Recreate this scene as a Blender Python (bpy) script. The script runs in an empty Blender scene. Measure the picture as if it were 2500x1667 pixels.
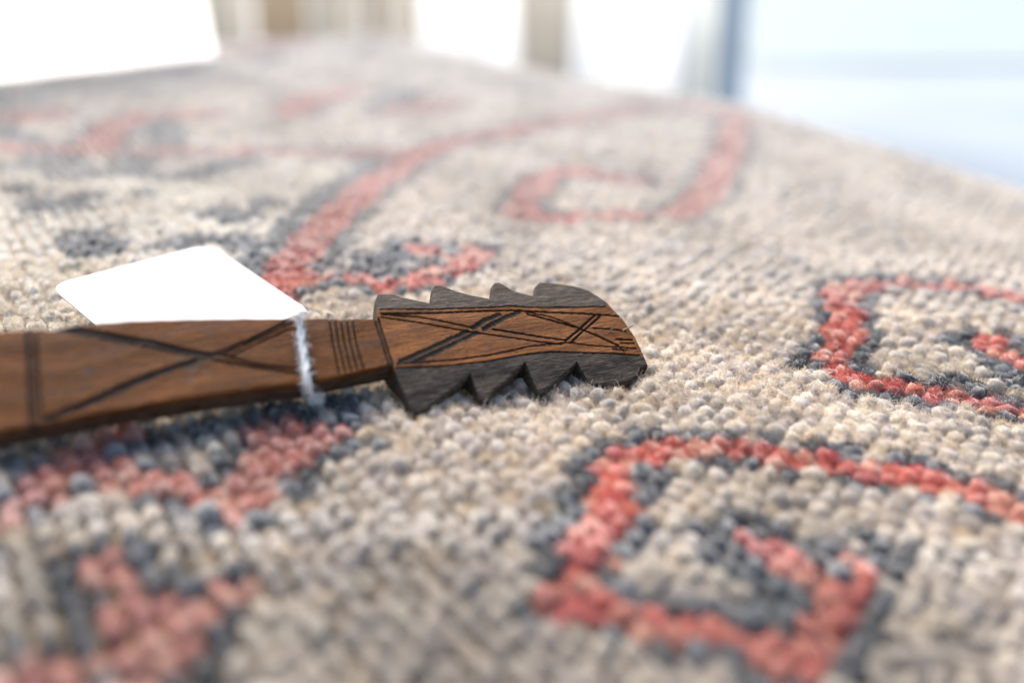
import bpy, bmesh, math, random
import numpy as np
from mathutils import Vector, Matrix

SC = bpy.context.scene
COL = SC.collection
rng = np.random.default_rng(7)
random.seed(7)

# ------------------------------------------------------------------ camera
F_PX = 40 / 36 * 2500                       # focal length in photograph pixels
PITCH = 0.37300129549845557
CAM = np.array([0, 0, 0.09923270352423882])
TILT = 0.06                                 # the rug slopes down to the right
PN = np.array([TILT, 0, 1.0]); PN /= np.linalg.norm(PN)
K = 2500 / 2352                             # traced on a 2352 px wide view


def ray(x, y):
    x = (np.asarray(x, float) * K - 1250) / F_PX
    y = (np.asarray(y, float) * K - 833.5) / F_PX
    c, s = math.cos(PITCH), math.sin(PITCH)
    return np.stack([x, c - y * s, -s - y * c], -1)


def hit(x, y, P, n):                        # pixel -> point on the plane (P, n)
    d = ray(x, y)
    return CAM + d * (((P - CAM) @ n) / (d @ n))[..., None]


def on_rug(x, y, up=0.0):
    return hit(x, y, PN * up, PN)


def at(x, y, depth):                        # pixel -> point at a depth
    return CAM + ray(x, y) * depth


cam_d = bpy.data.cameras.new("camera")
cam = bpy.data.objects.new("camera", cam_d)
COL.objects.link(cam)
cam_d.sensor_width = 36
cam_d.lens = 40
cam_d.clip_start = 0.01
cam_d.clip_end = 500
cam.location = CAM
cam.rotation_euler = (math.pi / 2 - PITCH, 0, 0)
cam_d.dof.use_dof = True
FOC = 0.258
cam_d.dof.focus_distance = FOC
cam_d.dof.aperture_fstop = 4.9
SC.camera = cam

# ------------------------------------------------------------------ light
SUN_EL, SUN_AZ = math.radians(42), math.radians(-24)   # from beyond the rug
world = bpy.data.worlds.new("World")
SC.world = world
world.use_nodes = True
wn = world.node_tree
bg = wn.nodes["Background"]
sky = wn.nodes.new("ShaderNodeTexSky")
sky.sky_type = 'NISHITA'
sky.sun_disc = False
sky.sun_elevation = SUN_EL
sky.sun_rotation = SUN_AZ
sky.dust_density = 3.0
sky.air_density = 1.0
wn.links.new(sky.outputs[0], bg.inputs[0])
bg.inputs[1].default_value = 0.14
sun_d = bpy.data.lights.new("sun", 'SUN')
sun_d.energy = 3.6
sun_d.angle = math.radians(42)
sun_d.color = (1.0, 0.94, 0.86)
sun = bpy.data.objects.new("sun", sun_d)
COL.objects.link(sun)
sdir = Vector((math.sin(SUN_AZ) * math.cos(SUN_EL), math.cos(SUN_AZ) * math.cos(SUN_EL), math.sin(SUN_EL)))
sun.rotation_euler = sdir.to_track_quat('Z', 'Y').to_euler()
sun.location = sdir * 3
SC.view_settings.view_transform = 'Standard'
SC.view_settings.look = 'None'
SC.view_settings.exposure = 0.9
SC.view_settings.gamma = 1


# ------------------------------------------------------------------ helpers
def tag(o, label=None, cat=None, group=None, kind=None):
    if label: o['label'] = label
    if cat: o['category'] = cat
    if group: o['group'] = group
    if kind: o['kind'] = kind
    return o


def link(name, data, mat=None, parent=None):
    o = bpy.data.objects.new(name, data)
    COL.objects.link(o)
    if mat is not None: data.materials.append(mat)
    if parent is not None: o.parent = parent
    return o


def mesh(name, V, Fc, smooth=True):
    me = bpy.data.meshes.new(name)
    V = np.asarray(V, np.float32)
    if isinstance(Fc, np.ndarray):
        nf, k = Fc.shape
        me.vertices.add(len(V)); me.vertices.foreach_set("co", V.ravel())
        me.loops.add(nf * k); me.loops.foreach_set("vertex_index", Fc.astype(np.int32).ravel())
        me.polygons.add(nf)
        me.polygons.foreach_set("loop_start", np.arange(0, nf * k, k, dtype=np.int32))
        me.polygons.foreach_set("loop_total", np.full(nf, k, np.int32))
    else:
        me.from_pydata(V.tolist(), [], Fc)
    me.update(calc_edges=True)
    me.validate()
    me.polygons.foreach_set("use_smooth", np.full(len(me.polygons), smooth))
    return me


def vcol(me, name, C):
    a = me.attributes.new(name, 'FLOAT_COLOR', 'POINT')
    C = np.asarray(C, np.float32)
    if C.shape[1] == 3: C = np.concatenate([C, np.ones((len(C), 1), np.float32)], 1)
    a.data.foreach_set("color", C.ravel())


def vflt(me, name, v):
    a = me.attributes.new(name, 'FLOAT', 'POINT')
    a.data.foreach_set("value", np.asarray(v, np.float32))


class NT:
    """small node helper"""
    def __init__(s, name):
        s.m = bpy.data.materials.new(name); s.m.use_nodes = True
        s.t = s.m.node_tree; s.b = s.t.nodes["Principled BSDF"]; s.o = s.t.nodes["Material Output"]

    def n(s, typ, **kw):
        nd = s.t.nodes.new(typ)
        for k, v in kw.items():
            if k[0] == 'i' and k[1:].isdigit(): s.put(nd.inputs[int(k[1:])], v)
            elif k.startswith('in_'): s.put(nd.inputs[k[3:].replace('_', ' ')], v)
            else: setattr(nd, k, v)
        return nd

    def put(s, sock, v):
        if hasattr(v, 'is_output'): s.t.links.new(v, sock)
        else: sock.default_value = v

    def ramp(s, fac, *stops):
        r = s.n('ShaderNodeValToRGB', i0=fac)
        e = r.color_ramp.elements
        while len(e) < len(stops): e.new(0.5)
        for q, (p, c) in zip(e, stops):
            q.position = p; q.color = (*c, 1) if len(c) == 3 else c
        return r.outputs[0]

    def noise(s, vec, scale, detail=4, rough=0.6, dist=0.0):
        return s.n('ShaderNodeTexNoise', in_Vector=vec, in_Scale=scale, in_Detail=detail, in_Roughness=rough, in_Distortion=dist).outputs[0]

    def mapping(s, vec, scale):
        return s.n('ShaderNodeMapping', i0=vec, i3=scale).outputs[0]

    def mix(s, fac, a, b, mode='MIX'):
        m = s.n('ShaderNodeMix', data_type='RGBA', blend_type=mode)
        s.put(m.inputs[0], fac); s.put(m.inputs[6], a); s.put(m.inputs[7], b)
        return m.outputs[2]

    def math(s, op, a, b=0.0, clamp=False):
        return s.n('ShaderNodeMath', operation=op, use_clamp=clamp, i0=a, i1=b).outputs[0]

    def attr(s, name, typ='GEOMETRY'):
        return s.n('ShaderNodeAttribute', attribute_name=name, attribute_type=typ)

    def set(s, **kw):
        for k, v in kw.items(): s.put(s.b.inputs[k.replace('_', ' ')], v)
        return s.m

    def bump(s, h, dist, strength=1.0, normal=None):
        b = s.n('ShaderNodeBump', in_Height=h, in_Distance=dist, in_Strength=strength)
        if normal is not None: s.put(b.inputs['Normal'], normal)
        return b.outputs[0]


def C4(r, g, b): return (r, g, b, 1)


# ------------------------------------------------------------------ materials
def wool_mat(name, source, sheen=1.0):
    m = NT(name)
    if source == 'attr': c = m.attr("col").outputs[0]
    else: c = m.n('ShaderNodeObjectInfo').outputs[1]
    tc = m.n('ShaderNodeTexCoord').outputs['Object']
    nz = m.noise(tc, 2600, 3)
    c2 = m.mix(0.35, c, m.ramp(nz, (0.3, (0.45, 0.45, 0.45)), (0.7, (1, 1, 1))), 'MULTIPLY')
    m.set(Base_Color=c2, Roughness=0.95, Specular_IOR_Level=0.1, Sheen_Weight=sheen, Sheen_Tint=C4(1, .95, .88), Sheen_Roughness=0.55,
          Normal=m.bump(nz, 0.0006, 0.7))
    return m.m


M_wool = wool_mat("wool_pile", 'attr')
M_knot = wool_mat("wool_knot", 'object', .4)

m = NT("wool_fibre")
c = m.attr("col").outputs[0]
d = m.n('ShaderNodeBsdfDiffuse', i0=c)
tr = m.n('ShaderNodeBsdfTranslucent', i0=c)
mx = m.n('ShaderNodeMixShader', i0=0.42, i1=d.outputs[0], i2=tr.outputs[0])
gl = m.n('ShaderNodeBsdfGlossy', in_Color=C4(1, .96, .9), in_Roughness=.45)
mx2 = m.n('ShaderNodeMixShader', i0=0.05, i1=mx.outputs[0], i2=gl.outputs[0])
m.t.links.new(mx2.outputs[0], m.o.inputs[0])
M_fibre = m.m

m = NT("rug_foundation")
tc = m.n('ShaderNodeTexCoord').outputs['Object']
c = m.ramp(m.noise(tc, 300, 5), (0.3, (0.13, 0.09, 0.05)), (0.7, (0.27, 0.20, 0.125)))
M_found = m.set(Base_Color=c, Roughness=1.0, Specular_IOR_Level=0.05)

# ------------------------------------------------------------------ rug
RA = math.radians(32)
U = np.array([-math.sin(RA), math.cos(RA)])           # along the rows of knots
W = np.array([math.cos(RA), math.sin(RA)])
SU, SV = 0.0045, 0.0041                               # knot pitch along, across

EDGE = on_rug(np.array([-500, 120, 500, 900, 1000, 1350, 1700, 2000, 2352, 2900]),
              np.array([120, 110, 92, 78, 112, 182, 232, 322, 432, 640]))[:, :2]
EDGE = np.concatenate([[[-1.2, EDGE[0, 1]]], EDGE, [[0.25, -0.3]]])


def edge_dist(P):
    """signed distance past the rug's shoulder (positive = over the edge)"""
    best = np.full(len(P), 1e9); inside = np.zeros(len(P), bool)
    loop = np.concatenate([EDGE, [[0.25, -3.0], [-1.2, -3.0]]])
    for a, b in zip(loop, np.roll(loop, -1, 0)):
        ab = b - a
        t = np.clip(((P - a) @ ab) / (ab @ ab), 0, 1)
        best = np.minimum(best, np.linalg.norm(P - (a + t[:, None] * ab), axis=1))
        c = (a[1] > P[:, 1]) != (b[1] > P[:, 1])
        inside ^= c & (P[:, 0] < (b[0] - a[0]) * (P[:, 1] - a[1]) / (b[1] - a[1] + 1e-15) + a[0])
    return np.where(inside, -best, best)


GROUND = -0.46


def rug_z(P):
    P = np.asarray(P, float)
    e = np.clip(edge_dist(P) + 0.012, 0, None)
    z = -TILT * P[:, 0] - 9.0 * e ** 2
    z += 0.0007 * np.sin(P[:, 0] * 61 + 1.3) * np.sin(P[:, 1] * 47 + 0.4)
    return z


rug = bpy.data.objects.new("rug", None)
# foundation sheet
xs = np.concatenate([np.arange(-0.9, -0.35, 0.03), np.arange(-0.35, 0.45, 0.008), np.arange(0.45, 0.7, 0.03)])
ys = np.concatenate([np.arange(-0.3, 0.08, 0.02), np.arange(0.08, 1.15, 0.008)])
X, Y = np.meshgrid(xs, ys); P = np.stack([X.ravel(), Y.ravel()], 1)
Z = rug_z(P)
idx = np.arange(len(P)).reshape(X.shape)
quads = np.stack([idx[:-1, :-1], idx[:-1, 1:], idx[1:, 1:], idx[1:, :-1]], -1).reshape(-1, 4)
keep = (Z[quads].min(1) > GROUND + 0.02)
me = mesh("foundation", np.column_stack([P, Z - 0.0028]), quads[keep])
rug = link("rug", me, M_found)
tag(rug, "hand knotted cream and grey wool rug with red scrolls outlined in blue grey", "rug")

# --- the pattern, traced as strokes lying on the rug
RED = [  # (points, half width in metres)
    ([(2420, 1190), (2352, 1172), (2220, 1125), (2100, 1090), (1900, 1062), (1770, 1040), (1650, 1030), (1560, 1025)], .0042),
    ([(1580, 1022), (1480, 1035), (1410, 1075), (1400, 1130), (1395, 1190), (1350, 1262), (1320, 1330), (1295, 1390)], .0038),
    ([(1290, 1395), (1370, 1405), (1480, 1430), (1600, 1430), (1720, 1470), (1840, 1520)], .0036),
    ([(1830, 1525), (1900, 1450), (1930, 1380), (1900, 1330), (1830, 1285), (1755, 1235)], .0042),
    ([(1930, 1370), (1985, 1285)], .0026),
    ([(2450, 710), (2352, 685), (2200, 655), (2050, 652), (1930, 660)], .0048),
    ([(1950, 660), (1930, 700), (1950, 750), (1920, 800), (1915, 850), (1960, 878)], .0044),
    ([(1940, 865), (2080, 890), (2200, 908), (2352, 938), (2450, 965)], .0042),
    ([(2260, 785), (2352, 838), (2450, 870)], .0042),
    ([(625, 668), (700, 572), (770, 500), (860, 420), (960, 352), (1100, 312), (1300, 276), (1500, 246), (1620, 240)], .0062),
    ([(1600, 240), (1690, 262), (1680, 330), (1650, 400), (1610, 455), (1560, 495)], .0066),
    ([(1570, 492), (1450, 495), (1300, 495), (1200, 492)], .0046),
    ([(1190, 490), (1220, 440), (1260, 405), (1330, 388)], .0056),
    ([(1350, 402), (1410, 408), (1465, 410)], .0062),
    ([(620, 665), (700, 640), (740, 632)], .0044), ([(795, 632), (870, 640)], .0032),
    ([(950, 650), (1010, 625), (1085, 605), (1100, 575)], .0048), ([(950, 567), (1010, 585), (1050, 600)], .0042),
    ([(970, 640), (880, 660)], .003),
    ([(-60, 342), (100, 338), (300, 345), (520, 348), (700, 352), (920, 350)], .0046),
    ([(225, 325), (270, 285), (330, 268)], .0080), ([(415, 266), (480, 262)], .0080),
    ([(-40, 275), (120, 258)], .0090), ([(670, 258), (720, 225), (810, 205)], .0100), ([(925, 248), (1020, 238)], .0110),
    ([(500, 118), (700, 96)], .0100),
    ([(-60, 1215), (0, 1192), (50, 1152), (125, 1112), (170, 1082), (250, 1085), (325, 1110), (415, 1117), (475, 1127), (540, 1135)], .0034),
    ([(530, 1140), (575, 1112), (615, 1078), (660, 1045), (695, 1010), (620, 985)], .0056),
    ([(700, 1015), (805, 992)], .0036), ([(190, 1060), (225, 1015), (285, 985)], .0036),
    ([(240, 1285), (300, 1330)], .0032), ([(300, 1385), (390, 1400), (420, 1440), (385, 1490), (345, 1550), (330, 1600)], .0038),
    ([(420, 1390), (530, 1360)], .0030), ([(-40, 1600), (60, 1545), (150, 1545)], .0044), ([(300, 1450), (310, 1510)], .003),
]
DARK = [
    ([(150, 1310), (210, 1330), (205, 1430), (270, 1455)], .0034), ([(250, 1290), (330, 1285)], .002),
    ([(445, 1312), (480, 1325)], .0024), ([(575, 1335), (605, 1345)], .0024), ([(515, 1410), (540, 1425)], .0022),
    ([(250, 1490), (265, 1530)], .0024), ([(450, 1500), (440, 1560)], .0028), ([(300, 1275), (420, 1320)], .0022), ([(470, 1480), (500, 1480)], .0022), ([(110, 1470), (140, 1478)], .0024), ([(20, 1458), (40, 1465)], .002),
    ([(0, 1050), (60, 1020), (150, 1000)], .0045), ([(300, 1000), (345, 1010)], .0032), ([(400, 1080), (415, 1085)], .0024),
    ([(490, 1085), (530, 1090)], .0026), ([(560, 985), (480, 975), (400, 985)], .003), ([(620, 950), (720, 935), (800, 925)], .0036),
    ([(1650, 1215), (1690, 1270), (1740, 1330), (1770, 1375)], .0040), ([(1850, 1235), (1910, 1255)], .003), ([(2000, 1215), (2050, 1270)], .0028),
    ([(2190, 780), (2260, 810), (2330, 870)], .0044), ([(2180, 860), (2230, 870)], .003), ([(2320, 770), (2352, 790)], .003),
    ([(880, 372), (800, 425), (720, 495), (650, 560), (610, 610)], .0062), ([(515, 480), (550, 495)], .0066),
    ([(190, 545), (235, 560), (215, 580)], .0068), ([(90, 470), (130, 478)], .0068), ([(400, 565), (470, 545), (560, 560), (640, 600), (600, 640)], .0046),
    ([(60, 380), (110, 360)], .0070), ([(150, 365), (170, 400)], .0070), ([(290, 395), (320, 360)], .0075), ([(400, 405), (440, 400), (520, 385), (560, 372)], .006),
    ([(860, 590), (905, 622)], .0048), ([(720, 610), (760, 640)], .0036), ([(570, 145), (640, 130)], .006),
    ([(190, 455), (205, 460)], .004), ([(615, 462), (632, 465)], .004), ([(30, 430), (45, 436)], .004), ([(330, 440), (345, 446)], .003), ([(740, 475), (760, 470)], .004),
    ([(930, 215), (880, 250)], .008), ([(370, 270), (390, 330)], .006), ([(0, 290), (60, 320)], .006),
]
CREAM = [(-120, 395), (200, 370), (560, 375), (860, 375), (760, 450), (640, 560), (560, 720), (300, 760), (-250, 760)]


def seg_dist(P, A, B):
    ab = B - A; t = np.clip(((P - A) @ ab) / max(ab @ ab, 1e-18), 0, 1)
    return np.linalg.norm(P - (A + t[:, None] * ab), axis=1)


def stroke_field(P, strokes):
    best = np.full(len(P), 1e9)
    for pts, hw in strokes:
        Q = on_rug(np.array([p[0] for p in pts]), np.array([p[1] for p in pts]))[:, :2]
        for a, b in zip(Q[:-1], Q[1:]):
            best = np.minimum(best, seg_dist(P, a, b) - hw)
    return best


def in_poly(P, poly):
    Q = on_rug(np.array([p[0] for p in poly]), np.array([p[1] for p in poly]))[:, :2]
    r = np.zeros(len(P), bool)
    for a, b in zip(Q, np.roll(Q, -1, 0)):
        cond = (a[1] > P[:, 1]) != (b[1] > P[:, 1])
        xx = (b[0] - a[0]) * (P[:, 1] - a[1]) / (b[1] - a[1] + 1e-15) + a[0]
        r ^= cond & (P[:, 0] < xx)
    return r


# --- outline of the wooden piece (needed here: its weight presses the pile down)
ZK = 800 / 2352 / K                                   # head traced on an enlarged crop


def z1(pts):                                          # crop px -> traced-view px
    return [(850 / K + x * ZK, 640 / K + y * ZK) for x, y in pts]


def z2(pts):                                          # crop of the shaft
    s = 900 / 2352 / K
    return [(x * s, 570 / K + y * s) for x, y in pts]


LIFT = 0.0098
b0 = on_rug(0, 1015, 0.001); b1 = on_rug(893, 858, 0.001)
AX = (b1 - b0) / np.linalg.norm(b1 - b0)
W0 = np.cross(PN, AX)
AL = math.radians(26)
WX = W0 * math.cos(AL) + PN * math.sin(AL)
NX = np.cross(AX, WX)
ORG = b0 + NX * LIFT
PM = np.column_stack([AX, WX, NX])


def loc(p): return (p - ORG) @ PM


def plate(pts, flange=None):
    """traced px -> (a, w, n) on the carved face; flange(a) gives where the side facets start"""
    x = np.array([p[0] for p in pts], float); y = np.array([p[1] for p in pts], float)
    q = loc(hit(x, y, ORG, NX))
    if flange is None: return q
    for _ in range(12):
        nn = flange(q[:, 0], q[:, 1])
        d = ray(x, y) @ PM; o = (CAM - ORG) @ PM
        t = (nn - o[2]) / d[:, 2]
        q = o + d * t[:, None]
    return q


def dens(pts, step=6):
    out = [pts[0]]
    for a, b in zip(pts[:-1], pts[1:]):
        k = max(1, int(math.hypot(b[0] - a[0], b[1] - a[1]) / step))
        out += [(a[0] + (b[0] - a[0]) * i / k, a[1] + (b[1] - a[1]) * i / k) for i in range(1, k + 1)]
    return out


L1 = z1([(228, 342), (600, 336), (1000, 320), (1150, 309), (1300, 318), (1600, 322), (1850, 318)])
L7 = z1([(345, 762), (700, 745), (1000, 715), (1250, 662), (1450, 637), (1650, 641), (1900, 650), (2090, 662)])
l1 = plate(L1); l7 = plate(L7)


def facets(a, w):
    wt = np.interp(a, l1[:, 0], l1[:, 1]); wb = np.interp(a, l7[:, 0], l7[:, 1])
    return -0.16 * np.clip(w - wt, 0, None) - 0.16 * np.clip(wb - w, 0, None)


TOP = z1([(208, 400), (203, 250), (214, 227), (330, 227), (400, 250), (520, 280), (602, 296), (600, 195), (622, 160), (662, 158), (760, 195), (900, 235),
          (1033, 261), (1030, 165), (1050, 141), (1082, 139), (1170, 190), (1250, 217), (1338, 240), (1342, 168), (1372, 140), (1450, 143), (1600, 165), (1720, 203),
          (1790, 245), (1850, 290), (1950, 390), (2030, 500), (2068, 580), (2092, 670)])
BOT = z1([(318, 742), (420, 985), (450, 1060), (485, 1098), (545, 1082), (620, 1020), (700, 955), (790, 880), (878, 810), (945, 995), (962, 1012), (1010, 1005),
          (1030, 945), (1140, 850), (1268, 722), (1352, 925), (1365, 945), (1395, 938), (1480, 880), (1560, 800), (1640, 716), (1732, 880), (1760, 888), (1850, 885), (1960, 878),
          (2030, 856), (2078, 815), (2094, 760)])
top = plate(dens(TOP), facets); bot = plate(dens(BOT), facets)
STOP = [(-60, 764), (0, 760), (120, 755), (225, 741), (300, 735), (470, 729), (690, 730), (760, 731), (866, 733)]
SBOT = [(-60, 1003), (0, 990), (100, 974), (250, 945), (480, 908), (600, 890), (700, 878), (800, 858), (905, 838)]
stop_ = plate(dens(STOP, 10)); sbot = plate(dens(SBOT, 10))


def mono(q, skew):
    """re-express as a' = a - skew*w and force a' to grow along the outline"""
    a = q[:, 0] - skew * q[:, 1]
    a = np.maximum.accumulate(a) + np.arange(len(a)) * 2e-6
    return a, q[:, 1]


j0 = plate([z1([(210, 405)])[0]])[0]; j1 = plate([z1([(322, 742)])[0]])[0]
SK = (j0[0] - j1[0]) / (j0[1] - j1[1])
a_t, w_t = mono(top, SK); a_b, w_b = mono(bot, SK)
s_t, x_t = mono(stop_, SK); s_b, x_b = mono(sbot, SK)
A0 = j1[0] - SK * j1[1]                                # where the shaft meets the head
A1 = max(a_t[-1], a_b[-1])

f_st = lambda a: np.interp(a, s_t, x_t); f_sb = lambda a: np.interp(a, s_b, x_b)
f_ht = lambda a: np.interp(a, a_t, w_t); f_hb = lambda a: np.interp(a, a_b, w_b)
l1a, l1w = mono(l1, SK); l7a, l7w = mono(l7, SK)
f_1 = lambda a: np.interp(a, l1a, l1w); f_7 = lambda a: np.interp(a, l7a, l7w)

# --- the knots: a grid along the weave
iu = np.arange(-100, 440); iv = np.arange(-150, 270)
A_, B_ = np.meshgrid(iu, iv)
A_, B_ = A_.ravel(), B_.ravel()
uu = (A_ + 0.5 * (B_ % 2)) * SU; vv = B_ * SV + .0006 * np.sin(A_ * SU * 70 + 1) + .0002 * np.sin(A_ * SU * 190 + B_ * .7)
Pk = uu[:, None] * U + vv[:, None] * W
Pk0 = Pk.copy()
Pk = Pk + rng.normal(0, .00030, (len(Pk), 1)) * U + rng.normal(0, .00013, (len(Pk), 1)) * W
# keep what the lens can plausibly see, plus a margin all round
dep = Pk[:, 1] * math.cos(PITCH) + CAM[2] * math.sin(PITCH)
lat = np.abs(Pk[:, 0]) / np.maximum(dep, 0.05)
ed = edge_dist(Pk)
ok = (dep > 0.115) & (lat < 0.62) & (ed < 0.05)
Pk, Pk0, dep, lat, ed = Pk[ok], Pk0[ok], dep[ok], lat[ok], ed[ok]
N = len(Pk)
fr = stroke_field(Pk0, RED) + rng.normal(0, 0.0004, N)
fd = stroke_field(Pk0, DARK) + rng.normal(0, 0.0004, N)
cream = in_poly(Pk0, CREAM)
kind = np.zeros(N, int)                                # 0 ground, 1 red, 2 dark
kind[(fr < 0.0044) & (rng.random(N) < 0.88)] = 2
kind[fd < np.where(Pk0[:, 1] > .3, .002, 0)] = 2
kind[fr < .0002] = 1
base = np.array([(.63, .54, .435), (.58, .50, .42), (.67, .59, .48), (.50, .43, .365), (.60, .49, .36), (.53, .465, .41)])
creams = np.array([(.72, .65, .54), (.68, .60, .49), (.76, .70, .60)])
reds = np.array([(.56, .125, .09), (.60, .20, .135), (.48, .08, .07), (.64, .30, .21), (.58, .165, .12)])
darks = np.array([(.070, .082, .096), (.115, .132, .15), (.048, .056, .066), (.17, .185, .20)])
col = base[rng.choice(6, N, p=[.30, .22, .18, .09, .10, .11])]
col[cream] = creams[rng.integers(0, 3, N)][cream]
col[kind == 1] = reds[rng.integers(0, 5, N)][kind == 1]
dusty = (kind == 1) & (Pk0[:, 0] < -.002) & (Pk0[:, 1] < .225)
col[dusty] = col[dusty] * .55 + np.array([.42, .26, .22]) * .45
col[kind == 2] = darks[rng.integers(0, 4, N)][kind == 2]
# abrash along the weave, plus light falloff painted darker on the near ground knots
dye_falloff = 1 - .20 * np.clip((.215 - Pk[:, 1]) / .07, 0, 1) * (kind == 0) + 0.10 * np.sin(Pk @ W * 90 + 2 * np.sin(Pk @ U * 31)) + rng.normal(0, 0.055, N)
far_glare = np.clip((Pk[:, 1] - .27) / .12, 0, 1)[:, None] * np.where(kind == 0, .45, .46)[:, None]   # lens glare over the far end, painted into the yarn colours
col = col * (1 - far_glare) + np.array([.68, .655, .615]) * far_glare
col = np.clip(col * dye_falloff[:, None], 0.01, 0.9)

zk = rug_z(Pk)
eps = 1e-3
gx = (rug_z(Pk + [eps, 0]) - zk) / eps; gy = (rug_z(Pk + [0, eps]) - zk) / eps
nk = np.stack([-gx, -gy, np.ones(N)], 1); nk /= np.linalg.norm(nk, axis=1)[:, None]
u3 = np.zeros((N, 3)); u3[:, :2] = U
a1 = rng.normal(0, 0.22, N)
ux = np.cos(a1)[:, None] * np.append(U, 0) + np.sin(a1)[:, None] * np.append(W, 0)
ux = ux - (ux * nk).sum(1)[:, None] * nk; ux /= np.linalg.norm(ux, axis=1)[:, None]
vx = np.cross(nk, ux)
su = SU * 0.585 * rng.uniform(.85, 1.15, N); sv = SV * 0.425 * rng.uniform(.88, 1.1, N)
sh = rng.uniform(.0020, .0030, N)
cen = np.column_stack([Pk, zk]) + nk * (-0.0021 + rng.normal(0, .00034, N)[:, None])
for _ in range(3):
    q = loc(cen + nk * sh[:, None])
    aa = q[:, 0] - SK * q[:, 1]
    onh = aa > A0
    hi = np.where(onh, f_ht(aa), f_st(aa)); lo = np.where(onh, f_hb(aa), f_sb(aa))
    under = (aa > s_t[0]) & (aa < A1 + .001) & (q[:, 1] < hi + .001) & (q[:, 1] > lo - .003)
    ed_t = np.minimum(hi - q[:, 1], q[:, 1] - lo).clip(0, .006) / .006
    limit = np.where(onh, -.0022 - .006 * ed_t, -.0055 - .004 * ed_t)
    push = np.where(under, np.clip(q[:, 2] - limit, 0, .012), 0)
    cen = cen - nk * push[:, None]


def ico(level):
    bm = bmesh.new(); bmesh.ops.create_icosphere(bm, subdivisions=level, radius=1)
    V = np.array([v.co[:] for v in bm.verts]); Fc = np.array([[v.index for v in f.verts] for f in bm.faces])
    bm.free(); return V, Fc


def lumps(sel, level, name):
    V0, F0 = ico(level)
    V0 = np.sign(V0) * np.abs(V0) ** .8
    k = len(sel)
    amp = 0.20
    ph = rng.uniform(0, 6.28, (k, 3))
    r = 1 + amp * (np.sin(3.1 * V0[None, :, 0] + ph[:, :1]) + np.sin(3.7 * V0[None, :, 1] + ph[:, 1:2]) * .8 + np.sin(4.3 * V0[None, :, 2] + ph[:, 2:])) * .6 \
        + rng.normal(0, .075, (k, len(V0)))
    L = V0[None] * r[..., None]
    Vw = cen[sel][:, None] + L[..., :1] * su[sel][:, None, None] * ux[sel][:, None] + L[..., 1:2] * sv[sel][:, None, None] * vx[sel][:, None] \
        + L[..., 2:] * sh[sel][:, None, None] * nk[sel][:, None]
    Fw = F0[None] + (np.arange(k) * len(V0))[:, None, None]
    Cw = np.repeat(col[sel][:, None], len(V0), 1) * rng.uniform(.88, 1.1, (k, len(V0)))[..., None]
    me = mesh(name, Vw.reshape(-1, 3), Fw.reshape(-1, 3))
    vcol(me, "col", Cw.reshape(-1, 3))
    return me


# the three hundred knots that show largest are parts of their own
inview = (lat < 0.44) & (dep > 0.1497)
near = np.where(inview)[0][np.argsort(dep[inview])[:300]]
rest = np.setdiff1d(np.arange(N), near)
close = rest[dep[rest] < 0.36]; far = rest[dep[rest] >= 0.36]
tag(link("knotted_pile", lumps(close, 2, "knotted_pile"), M_wool, rug), kind="stuff")
tag(link("distant_pile", lumps(far, 1, "distant_pile"), M_wool, rug), kind="stuff")
V0, F0 = ico(2)
V0 = np.sign(V0) * np.abs(V0) ** .8
knot_meshes = []
for k in range(6):
    ph = rng.uniform(0, 6.28, 3)
    r = 1 + .15 * (np.sin(3.1 * V0[:, 0] + ph[0]) + np.sin(3.7 * V0[:, 1] + ph[1]) + np.sin(4.3 * V0[:, 2] + ph[2])) + rng.normal(0, .05, len(V0))
    mm = mesh("knot", V0 * r[:, None], F0); mm.materials.append(M_knot); knot_meshes.append(mm)
for i in near:
    o = bpy.data.objects.new("knot", knot_meshes[rng.integers(0, 6)])
    COL.objects.link(o); o.parent = rug
    Mx = np.column_stack([ux[i] * su[i], vx[i] * sv[i], nk[i] * sh[i]])
    o.matrix_local = Matrix([[*Mx[0], cen[i, 0]], [*Mx[1], cen[i, 1]], [*Mx[2], cen[i, 2]], [0, 0, 0, 1]])
    o.color = (*col[i], 1)


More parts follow.
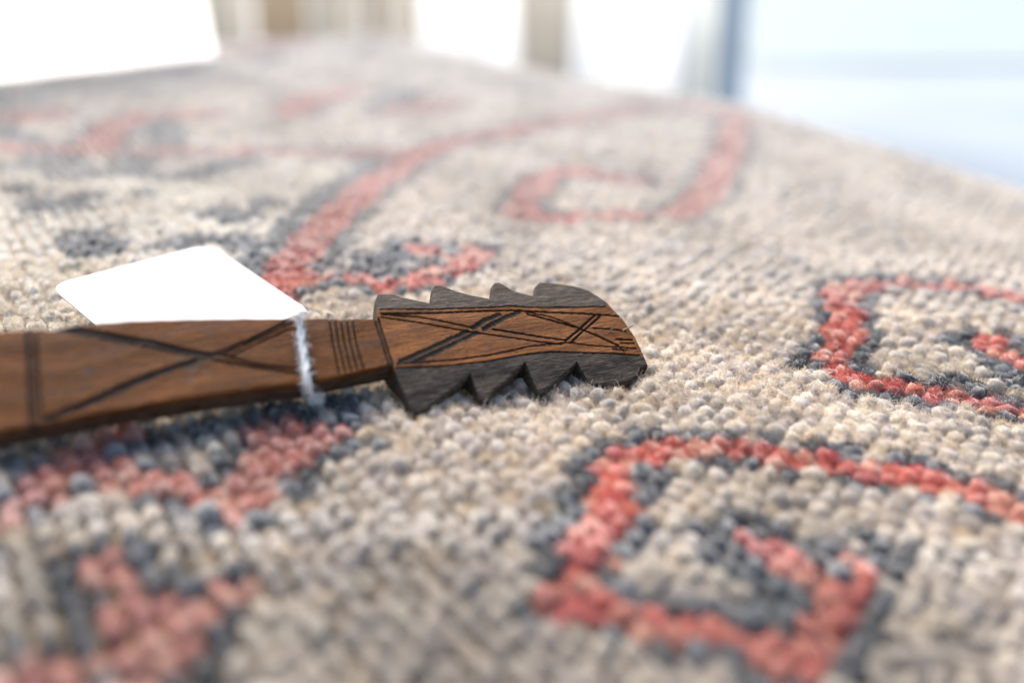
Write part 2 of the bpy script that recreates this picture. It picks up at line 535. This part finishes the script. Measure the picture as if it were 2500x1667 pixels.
# --- loose wool fibres standing out of the knots
def fibres(sel, per, lmin, lmax, rad, name):
    idx = np.repeat(sel, per); n = len(idx)
    th = rng.uniform(0, 2 * np.pi, n); cz = rng.uniform(0.05, 1, n) ** 0.8; sz = np.sqrt(1 - cz ** 2)
    L = np.stack([sz * np.cos(th), sz * np.sin(th), cz], 1) * rng.uniform(.8, 1.02, n)[:, None]
    p = cen[idx] + L[:, :1] * su[idx, None] * ux[idx] + L[:, 1:2] * sv[idx, None] * vx[idx] + L[:, 2:] * sh[idx, None] * nk[idx]
    d = (p - cen[idx]); d /= np.linalg.norm(d, axis=1)[:, None]
    d = d + rng.normal(0, .75, (n, 3)) + np.array([.15, -.25, 0.1]); d /= np.linalg.norm(d, axis=1)[:, None]
    ln = rng.uniform(lmin, lmax, n) * np.where(rng.random(n) < .04, 1.8, 1)
    S = 5
    pts = np.zeros((n, S, 3)); pts[:, 0] = p - d * (ln * .15)[:, None]
    bend = rng.normal(0, .55, (n, 3))
    for s in range(1, S):
        pts[:, s] = pts[:, s - 1] + d * (ln / (S - 1))[:, None]
        d = d + bend * .55 + rng.normal(0, .22, (n, 3)); d[:, 2] -= .10
        d /= np.linalg.norm(d, axis=1)[:, None]
    cu = bpy.data.hair_curves.new(name)
    cu.add_curves([S] * n)
    cu.attributes["position"].data.foreach_set("vector", pts.astype(np.float32).ravel())
    ra = cu.attributes.new("radius", 'FLOAT', 'POINT') if "radius" not in cu.attributes else cu.attributes["radius"]
    ra.data.foreach_set("value", np.tile(np.array([1, 1, .9, .75, .4]) * rad, n).astype(np.float32))
    cc = cu.attributes.new("col", 'FLOAT_COLOR', 'CURVE')
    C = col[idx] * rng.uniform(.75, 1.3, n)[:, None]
    wander = rng.random(n) < .06
    C[wander] = base[rng.integers(0, 6, wander.sum())]
    C = np.concatenate([np.clip(C, .01, .9), np.ones((n, 1))], 1)
    cc.data.foreach_set("color", C.astype(np.float32).ravel())
    return tag(link(name, cu, M_fibre, rug), kind="stuff")


vis = (lat < 0.52) & (dep > .13)
sharp = np.where(vis & (dep > .195) & (dep < .31))[0]
soft = np.where(vis & (dep <= .195))[0]
back = np.where(vis & (dep >= .31) & (dep < .42))[0]
farther = np.where(vis & (dep >= .42) & (dep < .85))[0]
fibres(sharp, 230, .0009, .0023, .000045, "wool_fibres")
fibres(rng.choice(sharp, 240), 1, .005, .011, .00003, "stray_hairs")
fibres(soft, 45, .0008, .0018, .00006, "near_wool_fibres")
fibres(back, 55, .0009, .0020, .00007, "far_wool_fibres")
fibres(farther[rng.random(len(farther)) < np.clip((.62 - dep[farther]) / .2, 0, 1)], 30, .0010, .0020, .00008, "farthest_wool_fibres")

# ------------------------------------------------------------------ the carved wooden piece
# incised lines: (points in plate space, half width, depth)
CARVE = []


def carve(pts, hw, depth=1.0):
    CARVE.append((plate(pts)[:, :2], hw * (.68 if hw < .00045 else 1), depth))


for pts, hw in [
    ([(228, 342), (600, 336), (1000, 320), (1150, 309), (1300, 318), (1600, 322), (1850, 318)], .00022),
    ([(235, 374), (600, 366), (900, 350), (1180, 340), (1300, 345), (1500, 358), (1850, 376), (1955, 392)], .00034),
    ([(240, 380), (500, 393), (700, 432), (900, 470)], .00030), ([(1040, 478), (1250, 510), (1400, 535), (1565, 556)], .00036),
    ([(240, 400), (400, 420), (650, 462), (900, 502), (1150, 537), (1350, 566), (1530, 587)], .00028),
    ([(1590, 575), (1750, 592), (1950, 605), (2065, 618)], .00024),
    ([(380, 718), (620, 610), (860, 497)], .00056), ([(895, 470), (990, 415), (1090, 372)], .00056),
    ([(470, 722), (700, 618), (930, 505)], .00056), ([(975, 478), (1100, 410), (1230, 350)], .00056),
    ([(1290, 368), (1450, 412), (1640, 462), (1800, 530), (1940, 592)], .00036), ([(1262, 346), (1450, 388), (1600, 442), (1700, 482)], .00026),
    ([(1560, 562), (1660, 478), (1770, 380)], .00036), ([(1598, 575), (1700, 480), (1812, 384)], .00030),
    ([(350, 732), (600, 715), (800, 697), (1000, 670), (1300, 602), (1450, 586), (1600, 572)], .00026),
    ([(345, 762), (700, 745), (1000, 715), (1250, 662), (1450, 637), (1650, 641), (1900, 650), (2090, 662)], .00026),
    ([(1930, 590), (1985, 640)], .0003), ([(1925, 548), (2040, 556)], .0004), ([(1900, 620), (2000, 628)], .0003), ([(1960, 575), (2050, 582)], .0003), ([(1760, 470), (1900, 480), (1990, 490)], .0003),
]: carve(z1(pts), hw, 0.7 if hw > .00045 else 1.0)
for pts, hw in [
    ([(165, 625), (178, 850), (195, 1240)], .00042), ([(198, 622), (212, 850), (230, 1235)], .0003), ([(232, 618), (245, 850), (268, 1190)], .0003),
    ([(280, 622), (500, 605), (700, 640), (960, 682), (1150, 728), (1400, 772), (1640, 830), (1905, 858)], .00034),
    ([(300, 612), (500, 622), (700, 660), (960, 700), (1150, 742), (1350, 782)], .0006),
    ([(350, 618), (700, 680), (1000, 735), (1300, 792), (1640, 850), (1890, 885)], .00036),
    ([(290, 1170), (520, 1090), (800, 960), (1000, 880), (1250, 800), (1390, 755), (1600, 670), (1865, 545)], .00042),
    ([(300, 1182), (560, 1092), (850, 965), (1100, 865), (1300, 800)], .00055), ([(1420, 770), (1640, 672), (1868, 570)], .0003), ([(1470, 780), (1660, 690), (1868, 600)], .00026),
    ([(1965, 780), (1978, 850), (2002, 925)], .0005), ([(1895, 560), (1900, 700), (1915, 900)], .0003),
]: carve(z2(pts), hw, 0.8)
for k in range(5):
    carve(z2([(2098 + 37 * k, 542), (2128 + 37 * k, 715), (2165 + 38.5 * k, 890 - 9 * k)]), .00026, 1.0)
carve(z1([(185, 405), (235, 560), (292, 735)]), .0003); carve(z1([(215, 405), (262, 560), (322, 738)]), .00028)


def carve_fields(Q):
    depth = np.zeros(len(Q)); stain = np.zeros(len(Q))
    for pts, hw, dp in CARVE:
        lo = pts.min(0) - .003; hi = pts.max(0) + .003
        s = np.where((Q > lo).all(1) & (Q < hi).all(1))[0]
        if not len(s): continue
        q = Q[s]; dmin = np.full(len(s), 1e9)
        for a, b in zip(pts[:-1], pts[1:]): dmin = np.minimum(dmin, seg_dist(q, a, b))
        wob = 1 + .25 * np.sin(q[:, 0] * 3100) * np.sin(q[:, 1] * 2700 + q[:, 0] * 900)
        g = np.clip(1.25 - dmin / (hw * wob), 0, 1)
        depth[s] = np.maximum(depth[s], np.sqrt(g) * dp * .00042)
        stain[s] = np.maximum(stain[s], np.clip(1.7 - dmin / (hw * wob), 0, 1))
    return depth, stain


BLOTS = [((560, 880), .0012, .6), ((330, 905), .0009, .45), ((1150, 800), .0011, .55), ((1230, 860), .0013, .55), ((1330, 890), .0010, .5), ((1210, 930), .0011, .5),
         ((1330, 640), .0009, .5), ((1190, 580), .0009, .45), ((1080, 640), .0008, .4), ((420, 690), .0010, .4), ((950, 760), .0008, .35)]


def slab(name, acols, ft, fb, f1, f7, rows, thick_mid, thick_edge, belly, mat, parent, is_head):
    """carved plank between two outlines; columns along the grain"""
    na = len(acols)
    wt = ft(acols); wb = fb(acols)
    m1 = np.minimum(f1(acols), wt); m7 = np.maximum(f7(acols), wb)
    sw = m1 < m7
    mid = (m1 + m7) / 2; m1 = np.where(sw, mid, m1); m7 = np.where(sw, mid, m7)
    rb, rc, rt = rows
    R = []
    for k in range(rb): R.append(wb + (m7 - wb) * (k / rb) ** .8)
    for k in range(rc): R.append(m7 + (m1 - m7) * k / rc)
    for k in range(rt + 1): R.append(m1 + (wt - m1) * (1 - (1 - k / rt) ** 1.25))
    Wg = np.stack(R)                                   # rows x cols
    Ag = acols[None] + SK * Wg
    Q = np.stack([Ag.ravel(), Wg.ravel()], 1)
    dp, st = carve_fields(Q)
    z = facets(Q[:, 0], Q[:, 1]) if is_head else np.zeros(len(Q))
    nr = len(R)
    e1 = (Wg - wb[None]).ravel(); e2 = (wt[None] - Wg).ravel()
    ed_ = np.minimum(e1, e2)
    rw = .00045 * (1 + .4 * np.sin(Q[:, 0] * 800) * np.sin(Q[:, 0] * 333 + 1))
    rnd = np.clip(1 - ed_ / rw, 0, 1)
    z = z - .00045 * rnd ** 2 - dp
    z = z + .00012 * np.sin(Q[:, 1] * 900 + 2 * np.sin(Q[:, 0] * 120)) * .6 + .00018 * np.sin(Q[:, 0] * 95 + Q[:, 1] * 60)
    flange = np.clip((Wg - m1[None]).ravel() / .0004, 0, 1) + np.clip((m7[None] - Wg).ravel() / .0004, 0, 1) if is_head else np.zeros(len(Q))
    Vt = np.stack([Q[:, 0], Q[:, 1], z], 1)
    # underside
    e = np.maximum((Wg - m1[None]), (m7[None] - Wg)).clip(0, None).ravel() if is_head else np.zeros(len(Q))
    tk = thick_edge + (thick_mid - thick_edge) * np.clip(1 - e / .0075, 0, 1)
    cw = (Wg - (wb[None] * .5 + wt[None] * .5)) / np.maximum((wt - wb)[None] * .5, 1e-6)
    bel = belly * np.clip(1 - cw ** 2 * 1.15, 0, 1).ravel()
    zb = (facets(Q[:, 0], Q[:, 1]) if is_head else 0) - tk - bel + .00018 * np.sin(Q[:, 0] * 95)
    bottom_rows = np.unique(np.concatenate([np.arange(0, nr, 6), [nr - 1]]))
    Vb = np.stack([Q[:, 0], Q[:, 1], zb], 1).reshape(nr, na, 3)[bottom_rows]
    nbk = len(bottom_rows)
    # side walls: a few rows between the top rim and the bottom rim
    NW = 7
    Vt3 = Vt.reshape(nr, na, 3)
    walls = []
    for rim_t, rim_b in ((Vt3[0], Vb[0]), (Vt3[-1], Vb[-1])):
        ws = []
        for k in range(1, NW):
            f = k / NW
            p = rim_t * (1 - f) + rim_b * f
            p = p + np.stack([np.zeros(na), .00009 * np.sin(acols * 1500 + k * 2.1) + rng.normal(0, .00002, na), np.zeros(na)], 1)
            ws.append(p)
        walls.append(np.stack(ws))
    V = np.concatenate([Vt, Vb.reshape(-1, 3), walls[0].reshape(-1, 3), walls[1].reshape(-1, 3)])
    it = np.arange(nr * na).reshape(nr, na)
    ib = nr * na + np.arange(nbk * na).reshape(nbk, na)
    o1 = nr * na + nbk * na
    iw0 = o1 + np.arange((NW - 1) * na).reshape(NW - 1, na)
    iw1 = o1 + (NW - 1) * na + np.arange((NW - 1) * na).reshape(NW - 1, na)

    def q(g, flip=False):
        f = np.stack([g[:-1, :-1], g[:-1, 1:], g[1:, 1:], g[1:, :-1]], -1).reshape(-1, 4)
        return f[:, ::-1] if flip else f

    g0 = np.concatenate([it[:1], iw0, ib[:1]]); g1 = np.concatenate([it[-1:], iw1, ib[-1:]])
    Fq = [q(it), q(ib, True), q(g0, True), q(g1)]
    # end caps
    for c, flip in ((0, True), (na - 1, False)):
        loop_t = it[:, c]; loop_b = ib[:, c]
        tt = loop_t[bottom_rows]
        for i in range(nbk - 1):
            f = [tt[i], tt[i + 1], loop_b[i + 1], loop_b[i]]
            Fq.append(np.array([f[::-1] if not flip else f]))
    Fq = np.concatenate(Fq)
    me = mesh(name, V, Fq)
    stain = np.concatenate([flange, np.full(nbk * na, .55 if is_head else .8), np.full(2 * (NW - 1) * na, .75 if is_head else .62)])
    stain[:len(Q)] -= .30 * rnd * (.6 + .6 * np.sin(Q[:, 0] * 2300) * np.sin(Q[:, 0] * 710 + 2)) * (1 if is_head else 0)
    if not is_head:
        for (bx, by), br, bs in BLOTS:
            c0 = plate(z2([(bx, by)]))[0, :2]
            dd = np.hypot((Q[:, 0] - c0[0]) * .6, Q[:, 1] - c0[1])
            stain[:len(Q)] = np.maximum(stain[:len(Q)], bs * np.exp(-(dd / br) ** 2))
    cv = np.concatenate([st, np.zeros(len(V) - len(st))])
    vflt(me, "stain", np.clip(stain, 0, 1)); vflt(me, "carve", cv); vflt(me, "tone", np.full(len(V), 1.0 if is_head else 0.0))
    o = link(name, me, mat, parent)
    try:
        me.set_sharp_from_angle(angle=math.radians(50))
    except Exception:
        pass
    return o


def wood_mat():
    m = NT("carved_wood")
    tc = m.n('ShaderNodeTexCoord').outputs['Object']
    g1 = m.noise(m.mapping(tc, (70, 1500, 1500)), 1.0, 6, .65, .6)          # long grain
    g2 = m.noise(m.mapping(tc, (330, 3600, 3600)), 1.0, 4, .7, .3)       # fine fibres
    g3 = m.noise(m.mapping(tc, (45, 160, 160)), 1.0, 3, .55)             # patches of wear
    pores = m.n('ShaderNodeTexVoronoi', in_Vector=m.mapping(tc, (900, 3300, 3300)), in_Scale=1.0).outputs[0]
    pore = m.ramp(pores, (0.06, (1, 1, 1)), (0.30, (0, 0, 0)))
    wood = m.ramp(g1, (0.25, (.095, .030, .007)), (0.45, (.235, .084, .020)), (0.60, (.36, .147, .038)), (0.78, (.48, .23, .08)))
    wood = m.mix(m.ramp(g3, (0.35, (.55, .55, .55)), (0.62, (0, 0, 0))), wood, C4(.085, .035, .014))
    wood = m.mix(m.math('MULTIPLY', pore, .6), wood, C4(.03, .015, .008))
    wood = m.mix(m.ramp(g2, (0.36, (.75, .75, .75)), (0.52, (0, 0, 0))), wood, C4(.05, .022, .010))
    wood = m.mix(m.attr('tone').outputs['Fac'], m.mix(1.0, wood, C4(.70, .58, .36), 'MULTIPLY'), m.mix(1.0, wood, C4(1.12, 1.03, .95), 'MULTIPLY'))
    # soot-black stain, worn grey along the raised fibres
    soot = m.ramp(g1, (0.3, (.010, .007, .005)), (0.5, (.046, .032, .023)), (0.70, (.135, .10, .074)))
    soot = m.mix(m.ramp(g2, (0.48, (0, 0, 0)), (0.68, (.75, .75, .75))), soot, C4(.23, .195, .165))
    st = m.attr("stain").outputs['Fac']; cv = m.attr("carve").outputs['Fac']
    edge = m.math('ADD', st, m.math('MULTIPLY', m.math('SUBTRACT', g3, .5), .5))
    edge = m.ramp(edge, (0.22, (0, 0, 0)), (0.74, (1, 1, 1)))
    c = m.mix(edge, wood, soot)
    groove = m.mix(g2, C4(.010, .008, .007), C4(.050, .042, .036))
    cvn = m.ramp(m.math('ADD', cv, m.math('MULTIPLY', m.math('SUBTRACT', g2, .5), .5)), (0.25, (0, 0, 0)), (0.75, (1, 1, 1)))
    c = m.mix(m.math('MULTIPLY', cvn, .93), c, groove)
    h = m.math('ADD', m.math('MULTIPLY', g2, 1.0), m.math('MULTIPLY', g1, .8))
    h = m.math('SUBTRACT', h, m.math('MULTIPLY', pore, .5))
    nrm = m.bump(h, 0.0006, 1.0)
    rough = m.ramp(g1, (0.3, (.55, .55, .55)), (0.7, (.72, .72, .72)))
    return m.set(Base_Color=c, Roughness=rough, Specular_IOR_Level=0.1, Normal=nrm)


M_wood = wood_mat()
piece = bpy.data.objects.new("carved_wooden_tool", None)
COL.objects.link(piece)
piece.matrix_world = Matrix([[*PM[0], ORG[0]], [*PM[1], ORG[1]], [*PM[2], ORG[2]], [0, 0, 0, 1]])
piece.empty_display_size = .01
tag(piece, "carved brown wooden tool with incised crosses and a dark saw toothed head on the rug", "carved tool")

acs = np.arange(s_t[0] + .001, A0 - 1e-5, .00019)
slab("shaft", np.append(acs, A0), f_st, f_sb, lambda a: f_st(a) - .0006, lambda a: f_sb(a) + .0006, (5, 110, 5), .0046, .0046, .004, M_wood, piece, False)
ah = np.unique(np.concatenate([np.arange(A0 + 2e-5, A1 - .0001, .00016), a_t[(a_t > A0 + 2e-5) & (a_t < A1)], a_b[(a_b > A0 + 2e-5) & (a_b < A1)], [A1 - 5e-5]]))
ah = ah[np.concatenate([[True], np.diff(ah) > 1.2e-6])]
slab("toothed_head", ah, f_ht, f_hb, f_1, f_7, (34, 104, 30), .0056, .0016, .002, M_wood, piece, True)

# raised splinters at the frayed tip
m = NT("split_wood")
M_spl = m.set(Base_Color=C4(.17, .085, .045), Roughness=.7)
for p, q, r in (((1880, 495), (1926, 430), .00022), ((1982, 486), (2050, 452), .0003), ((1982, 640), (1990, 600), .00028)):
    A = plate(z1([p]))[0]; B = plate(z1([q]))[0]
    lift = .0012
    B = plate(z1([q]), lambda a, w: np.full(len(np.atleast_1d(a)), lift))[0]
    ax = (B - A); ln = np.linalg.norm(ax); ax /= ln
    s1 = np.cross(ax, [0.3, 0.2, 1]); s1 /= np.linalg.norm(s1); s2 = np.cross(ax, s1)
    Vs, Fs = [], []
    for k, (f, w) in enumerate(((-.2, 1), (.35, .9), (.7, .8), (1, .45))):
        for j in range(5):
            t = j * 2 * math.pi / 5
            Vs.append(A + ax * ln * f + (s1 * math.cos(t) * w + s2 * math.sin(t) * w * .55) * r * (1 + .2 * math.sin(3 * k + j)))
    for k in range(3):
        for j in range(5): Fs.append([k * 5 + j, k * 5 + (j + 1) % 5, k * 5 + 5 + (j + 1) % 5, k * 5 + 5 + j])
    Fs += [[4, 3, 2, 1, 0], [15, 16, 17, 18, 19]]
    link("splinter", mesh("splinter", Vs, Fs, False), M_spl, piece)

# ------------------------------------------------------------------ paper tag on its string
m = NT("white_card")
tc = m.n('ShaderNodeTexCoord').outputs['Object']
M_card = m.set(Base_Color=C4(.50, .50, .50), Roughness=.6, Specular_IOR_Level=.3, Normal=m.bump(m.noise(tc, 3000, 3), .00002, .3))
cA = on_rug(112, 655, .008); cB = on_rug(480, 560, .010); cC = on_rug(712, 714, .0052); cD = cA + cC - cB
tag_o = bpy.data.objects.new("paper_tag", None); COL.objects.link(tag_o)
tag(tag_o, "blank white paper tag tied to the wooden tool with cotton string", "tag")
tag_o.location = cC; tag_o.empty_display_size = .01


def rounded(Q, r, seg=7):
    out = []
    n = len(Q)
    for i in range(n):
        p, a, b = Q[i], Q[i - 1], Q[(i + 1) % n]
        d1 = (a - p) / np.linalg.norm(a - p); d2 = (b - p) / np.linalg.norm(b - p)
        s, e = p + d1 * r[i], p + d2 * r[i]
        for k in range(seg + 1):
            t = k / seg
            out.append((1 - t) ** 2 * s + 2 * t * (1 - t) * p + t ** 2 * e)
    return np.array(out)


outl = rounded(np.array([cA, cB, cC, cD]), [.0055, .0065, .003, .004])
cn = np.cross(cB - cA, cC - cA); cn /= np.linalg.norm(cn)
if cn[2] < 0: cn = -cn
cc_ = outl.mean(0)
rings = []
for f in (1, .8, .6, .4, .2):
    r_ = cc_ + (outl - cc_) * f
    sx = ((r_ - cc_) @ ((cC - cA) / np.linalg.norm(cC - cA))) / .03
    rings.append(r_ + cn * (-.0002 * sx ** 2)[:, None])
Vt_ = np.concatenate(rings + [cc_[None]]) - cC
k = len(outl); Fs = []
for r_ in range(4):
    for j in range(k): Fs.append([r_ * k + j, r_ * k + (j + 1) % k, (r_ + 1) * k + (j + 1) % k, (r_ + 1) * k + j])
for j in range(k): Fs.append([4 * k + j, 4 * k + (j + 1) % k, 5 * k])
card = link("card", mesh("card", Vt_, Fs, False), M_card, tag_o)
sm = card.modifiers.new("thickness", 'SOLIDIFY'); sm.thickness = .0003; sm.offset = 0

m = NT("cotton_string")
tc = m.n('ShaderNodeTexCoord').outputs['Object']
M_str = m.set(Base_Color=C4(.90, .88, .84), Roughness=.95, Specular_IOR_Level=.1, Sheen_Weight=.3, Normal=m.bump(m.noise(tc, 4000, 3), .0002, .6))


def surf(x, y, up):                                   # point above the carved face
    return hit(x, y, ORG + NX * up, NX)


spts = [on_rug(700, 719, .0065), surf(683, 722, .0035), surf(687, 737, .0011), surf(691, 765, .0009), surf(695, 800, .0009), surf(701, 838, .0009), surf(707, 868, .0010),
        on_rug(711, 886, .0062), on_rug(714, 900, .0040), on_rug(717, 909, .0026), on_rug(730, 913, .0022)]
spts = np.array(spts); spts[6:, 0] -= .0003


def catmull(P, n):
    P = np.concatenate([[2 * P[0] - P[1]], P, [2 * P[-1] - P[-2]]])
    out = []
    for i in range(1, len(P) - 2):
        for t in np.linspace(0, 1, n, endpoint=False):
            out.append(.5 * ((2 * P[i]) + (-P[i - 1] + P[i + 1]) * t + (2 * P[i - 1] - 5 * P[i] + 4 * P[i + 1] - P[i + 2]) * t ** 2 + (-P[i - 1] + 3 * P[i] - 3 * P[i + 1] + P[i + 2]) * t ** 3))
    return np.array(out + [P[-2]])


def tube(path, rad, seg=8):
    T = np.gradient(path, axis=0); T /= np.linalg.norm(T, axis=1)[:, None]
    up = np.array([1.0, .1, 0.2]); s1 = np.cross(T, up); s1 /= np.linalg.norm(s1, axis=1)[:, None]; s2 = np.cross(T, s1)
    ang = np.arange(seg) * 2 * np.pi / seg
    V = path[:, None] + (s1[:, None] * np.cos(ang)[None, :, None] + s2[:, None] * np.sin(ang)[None, :, None]) * np.reshape(rad, (-1, 1, 1))
    n = len(path); g = np.arange(n * seg).reshape(n, seg); g2 = np.roll(g, -1, 1)
    return V.reshape(-1, 3), np.stack([g[:-1], g2[:-1], g2[1:], g[1:]], -1).reshape(-1, 4), s1, s2


path = catmull(spts - cC, 18)
sl = np.concatenate([[0], np.cumsum(np.linalg.norm(np.diff(path, axis=0), axis=1))])
_, _, s1, s2 = tube(path, np.full(len(path), .0005))
string = bpy.data.objects.new("string", None); 
Vs, Fs, off = [], [], 0
for ph in (0, math.pi):
    tw = sl / .0085 * 2 * math.pi + ph
    pp = path + (s1 * np.cos(tw)[:, None] + s2 * np.sin(tw)[:, None]) * .00036
    v, f, _, _ = tube(pp, .00044 + .00004 * np.sin(sl * 2300 + ph) + .00005 * np.sin(sl * 5100 + 2 * ph) + np.clip(.00008 - sl * .02, 0, 1) - .0003 * np.clip((sl - sl[-1] + .004) / .004, 0, 1))
    Vs.append(v); Fs.append(f + off); off += len(v)
string = link("string", mesh("string", np.concatenate(Vs), np.concatenate(Fs)), M_str, tag_o)
# fluff of the string and its frayed end
n = 900
i = rng.integers(0, len(path) - 1, n); i[:260] = len(path) - 1 - rng.integers(0, 6, 260)
d = rng.normal(0, 1, (n, 3)); d /= np.linalg.norm(d, axis=1)[:, None]
p0 = path[i] + d * .0007
ln = rng.uniform(.0006, .0022, n)
pts = np.zeros((n, 4, 3)); pts[:, 0] = p0
for s in range(1, 4):
    d = d + rng.normal(0, .5, (n, 3)); d /= np.linalg.norm(d, axis=1)[:, None]
    pts[:, s] = pts[:, s - 1] + d * (ln / 3)[:, None]
cu = bpy.data.hair_curves.new("string_fluff"); cu.add_curves([4] * n)
cu.attributes["position"].data.foreach_set("vector", pts.astype(np.float32).ravel())
ra = cu.attributes.new("radius", 'FLOAT', 'POINT') if "radius" not in cu.attributes else cu.attributes["radius"]
ra.data.foreach_set("value", np.tile(np.array([1, 1, .8, .4]) * .00004, n).astype(np.float32))
tag(link("fluff", cu, M_str, string), kind="stuff")

# ------------------------------------------------------------------ background, far out of focus
def plain(name, c, rough=.8, trans=0.0, nscale=3.0, amt=.12):
    m = NT(name)
    tc = m.n('ShaderNodeTexCoord').outputs['Object']
    nz = m.noise(tc, nscale, 4)
    cc = m.mix(m.ramp(nz, (.3, (0, 0, 0)), (.7, (1, 1, 1))), C4(*[v * (1 - amt) for v in c]), C4(*[min(.92, v * (1 + amt)) for v in c]))
    m.set(Base_Color=cc, Roughness=rough)
    if trans:
        t = m.n('ShaderNodeBsdfTranslucent', i0=cc)
        mx = m.n('ShaderNodeMixShader', i0=trans, i1=m.b.outputs[0], i2=t.outputs[0])
        m.t.links.new(mx.outputs[0], m.o.inputs[0])
    return m.m


def box(name, cx, cy, z0, sx, sy, sz, mat, parent=None, rot=0.0, bev=.004):
    bm = bmesh.new(); bmesh.ops.create_cube(bm, size=1)
    bmesh.ops.scale(bm, vec=(sx, sy, sz), verts=bm.verts)
    bmesh.ops.bevel(bm, geom=bm.edges[:], offset=bev, segments=2, affect='EDGES')
    bmesh.ops.translate(bm, vec=(0, 0, sz / 2), verts=bm.verts)
    me = bpy.data.meshes.new(name); bm.to_mesh(me); bm.free()
    o = link(name, me, mat, parent); o.location = (cx, cy, z0); o.rotation_euler[2] = rot
    return o


def drape(name, x0, x1, depth_y, z0, z1, folds, amp, mat, parent=None, nz=6):
    n = max(12, int((x1 - x0) / .02)); xs_ = np.linspace(x0, x1, n); zs_ = np.linspace(z0, z1, nz)
    V = []
    for j, z in enumerate(zs_):
        a = amp * (1 - .5 * j / (nz - 1))
        V.append(np.stack([xs_, depth_y + a * np.sin(xs_ * folds) + a * .4 * np.sin(xs_ * folds * 2.3 + 1), np.full(n, z)], 1))
    V = np.concatenate(V); g = np.arange(n * nz).reshape(nz, n)
    o = link(name, mesh(name, V, np.stack([g[:-1, :-1], g[:-1, 1:], g[1:, 1:], g[1:, :-1]], -1).reshape(-1, 4)), mat, parent)
    s = o.modifiers.new("thickness", 'SOLIDIFY'); s.thickness = .003
    return o


M_ground = plain("pale_paving", (.27, .315, .36), .6, 0, .9, .18)
gm = mesh("ground", [(-60, -20, GROUND), (60, -20, GROUND), (60, 140, GROUND), (-60, 140, GROUND)], [[0, 1, 2, 3]], False)
tag(link("ground", gm, M_ground), kind="structure")

M_white = plain("white_cloth", (.88, .88, .88), .8, .92, 4, .02)
M_paper = plain("white_board", (.88, .88, .88), .7, .92, 8, .02)
M_tan = plain("tan_cloth", (.54, .47, .38), .9, .65, 5, .10)
M_grey = plain("grey_beige_cloth", (.62, .59, .54), .9, .75, 5, .06)
M_sage = plain("sage_cloth", (.78, .79, .76), .9, .8, 5, .06)
M_post = plain("blue_grey_paint", (.74, .75, .73), .6, 0, 6, .10)
M_teal = plain("pale_teal_cloth", (.29, .35, .36), .8, 0, 3, .06)
M_blue = plain("pale_blue_cloth", (.66, .76, .86), .8, 0, 3, .06)

# sheet of white paper standing at the back of the rug
pL = on_rug(-330, 222, .001); pR = on_rug(494, 128, .001)
n_ = 24; m_ = 8
Vp = []
for k in range(m_):
    for q in range(n_):
        f = q / (n_ - 1); p = pL * (1 - f) + pR * f
        h_ = .054 * k / (m_ - 1)
        Vp.append(p + np.array([.004 * math.sin(f * 5) * k / m_, -.10 * h_ + .012 * math.sin(f * math.pi) * (k / m_) ** 2, h_]))
g = np.arange(n_ * m_).reshape(m_, n_)
bo = link("paper_sheet", mesh("paper_sheet", Vp, np.stack([g[:-1, :-1], g[:-1, 1:], g[1:, 1:], g[1:, :-1]], -1).reshape(-1, 4)), M_paper)
tag(bo, "bright white blank sheet standing upright at the far left of the rug", "paper sheet")

YB = 3.2


def X_at(px, yy=YB): return float((ray(px, 0)[0] / ray(px, 0)[1]) * yy)


bands = [(380, 575, M_grey, "light grey beige cloth panel nearest the white sheet", .62),
         (575, 705, M_tan, "tan cloth panel, darkest of the hanging panels", .62),
         (705, 835, M_grey, "light grey beige cloth panel right of the tan panel", .62),
         (835, 890, M_tan, "narrow tan cloth strip among the hanging panels", .62),
         (890, 965, M_grey, "light grey cloth strip left of the bright white panel", .62),
         (965, 1185, M_white, "bright white hanging panel between two pale grey panels", .62),
         (1185, 1320, M_grey, "pale grey cloth panel between the two white panels", .62),
         (1590, 1650, M_sage, "pale sage grey cloth strip beside the blue grey post", .62),
         (1320, 1590, M_white, "wide bright white hanging panel beside the blue grey post", .62)]
for k, (x0, x1, mt, lb, hh) in enumerate(bands):
    o = drape("hanging_cloth", X_at(x0) + .004, X_at(x1) - .004, YB + .01 * (k % 2), GROUND + .01, 1.2, 19, .02, mt)
    tag(o, lb, "cloth panel", "cloth panels hanging behind the rug")
po = box("post", X_at(1685, 2.6), 2.6, GROUND, .06, .06, 1.5, M_post, bev=.008)
tag(po, "blurred blue grey post right of the white hanging panels", "post")
tl = box("teal_mat", 0, 0, GROUND + .002, 6.0, 5.0, .006, M_teal, bev=.001)
tl.location = (X_at(1760, 4.1) + 3.0, 6.6, GROUND + .002)
tag(tl, "pale teal mat lying on the blue ground far beyond the rug's right edge", "mat")
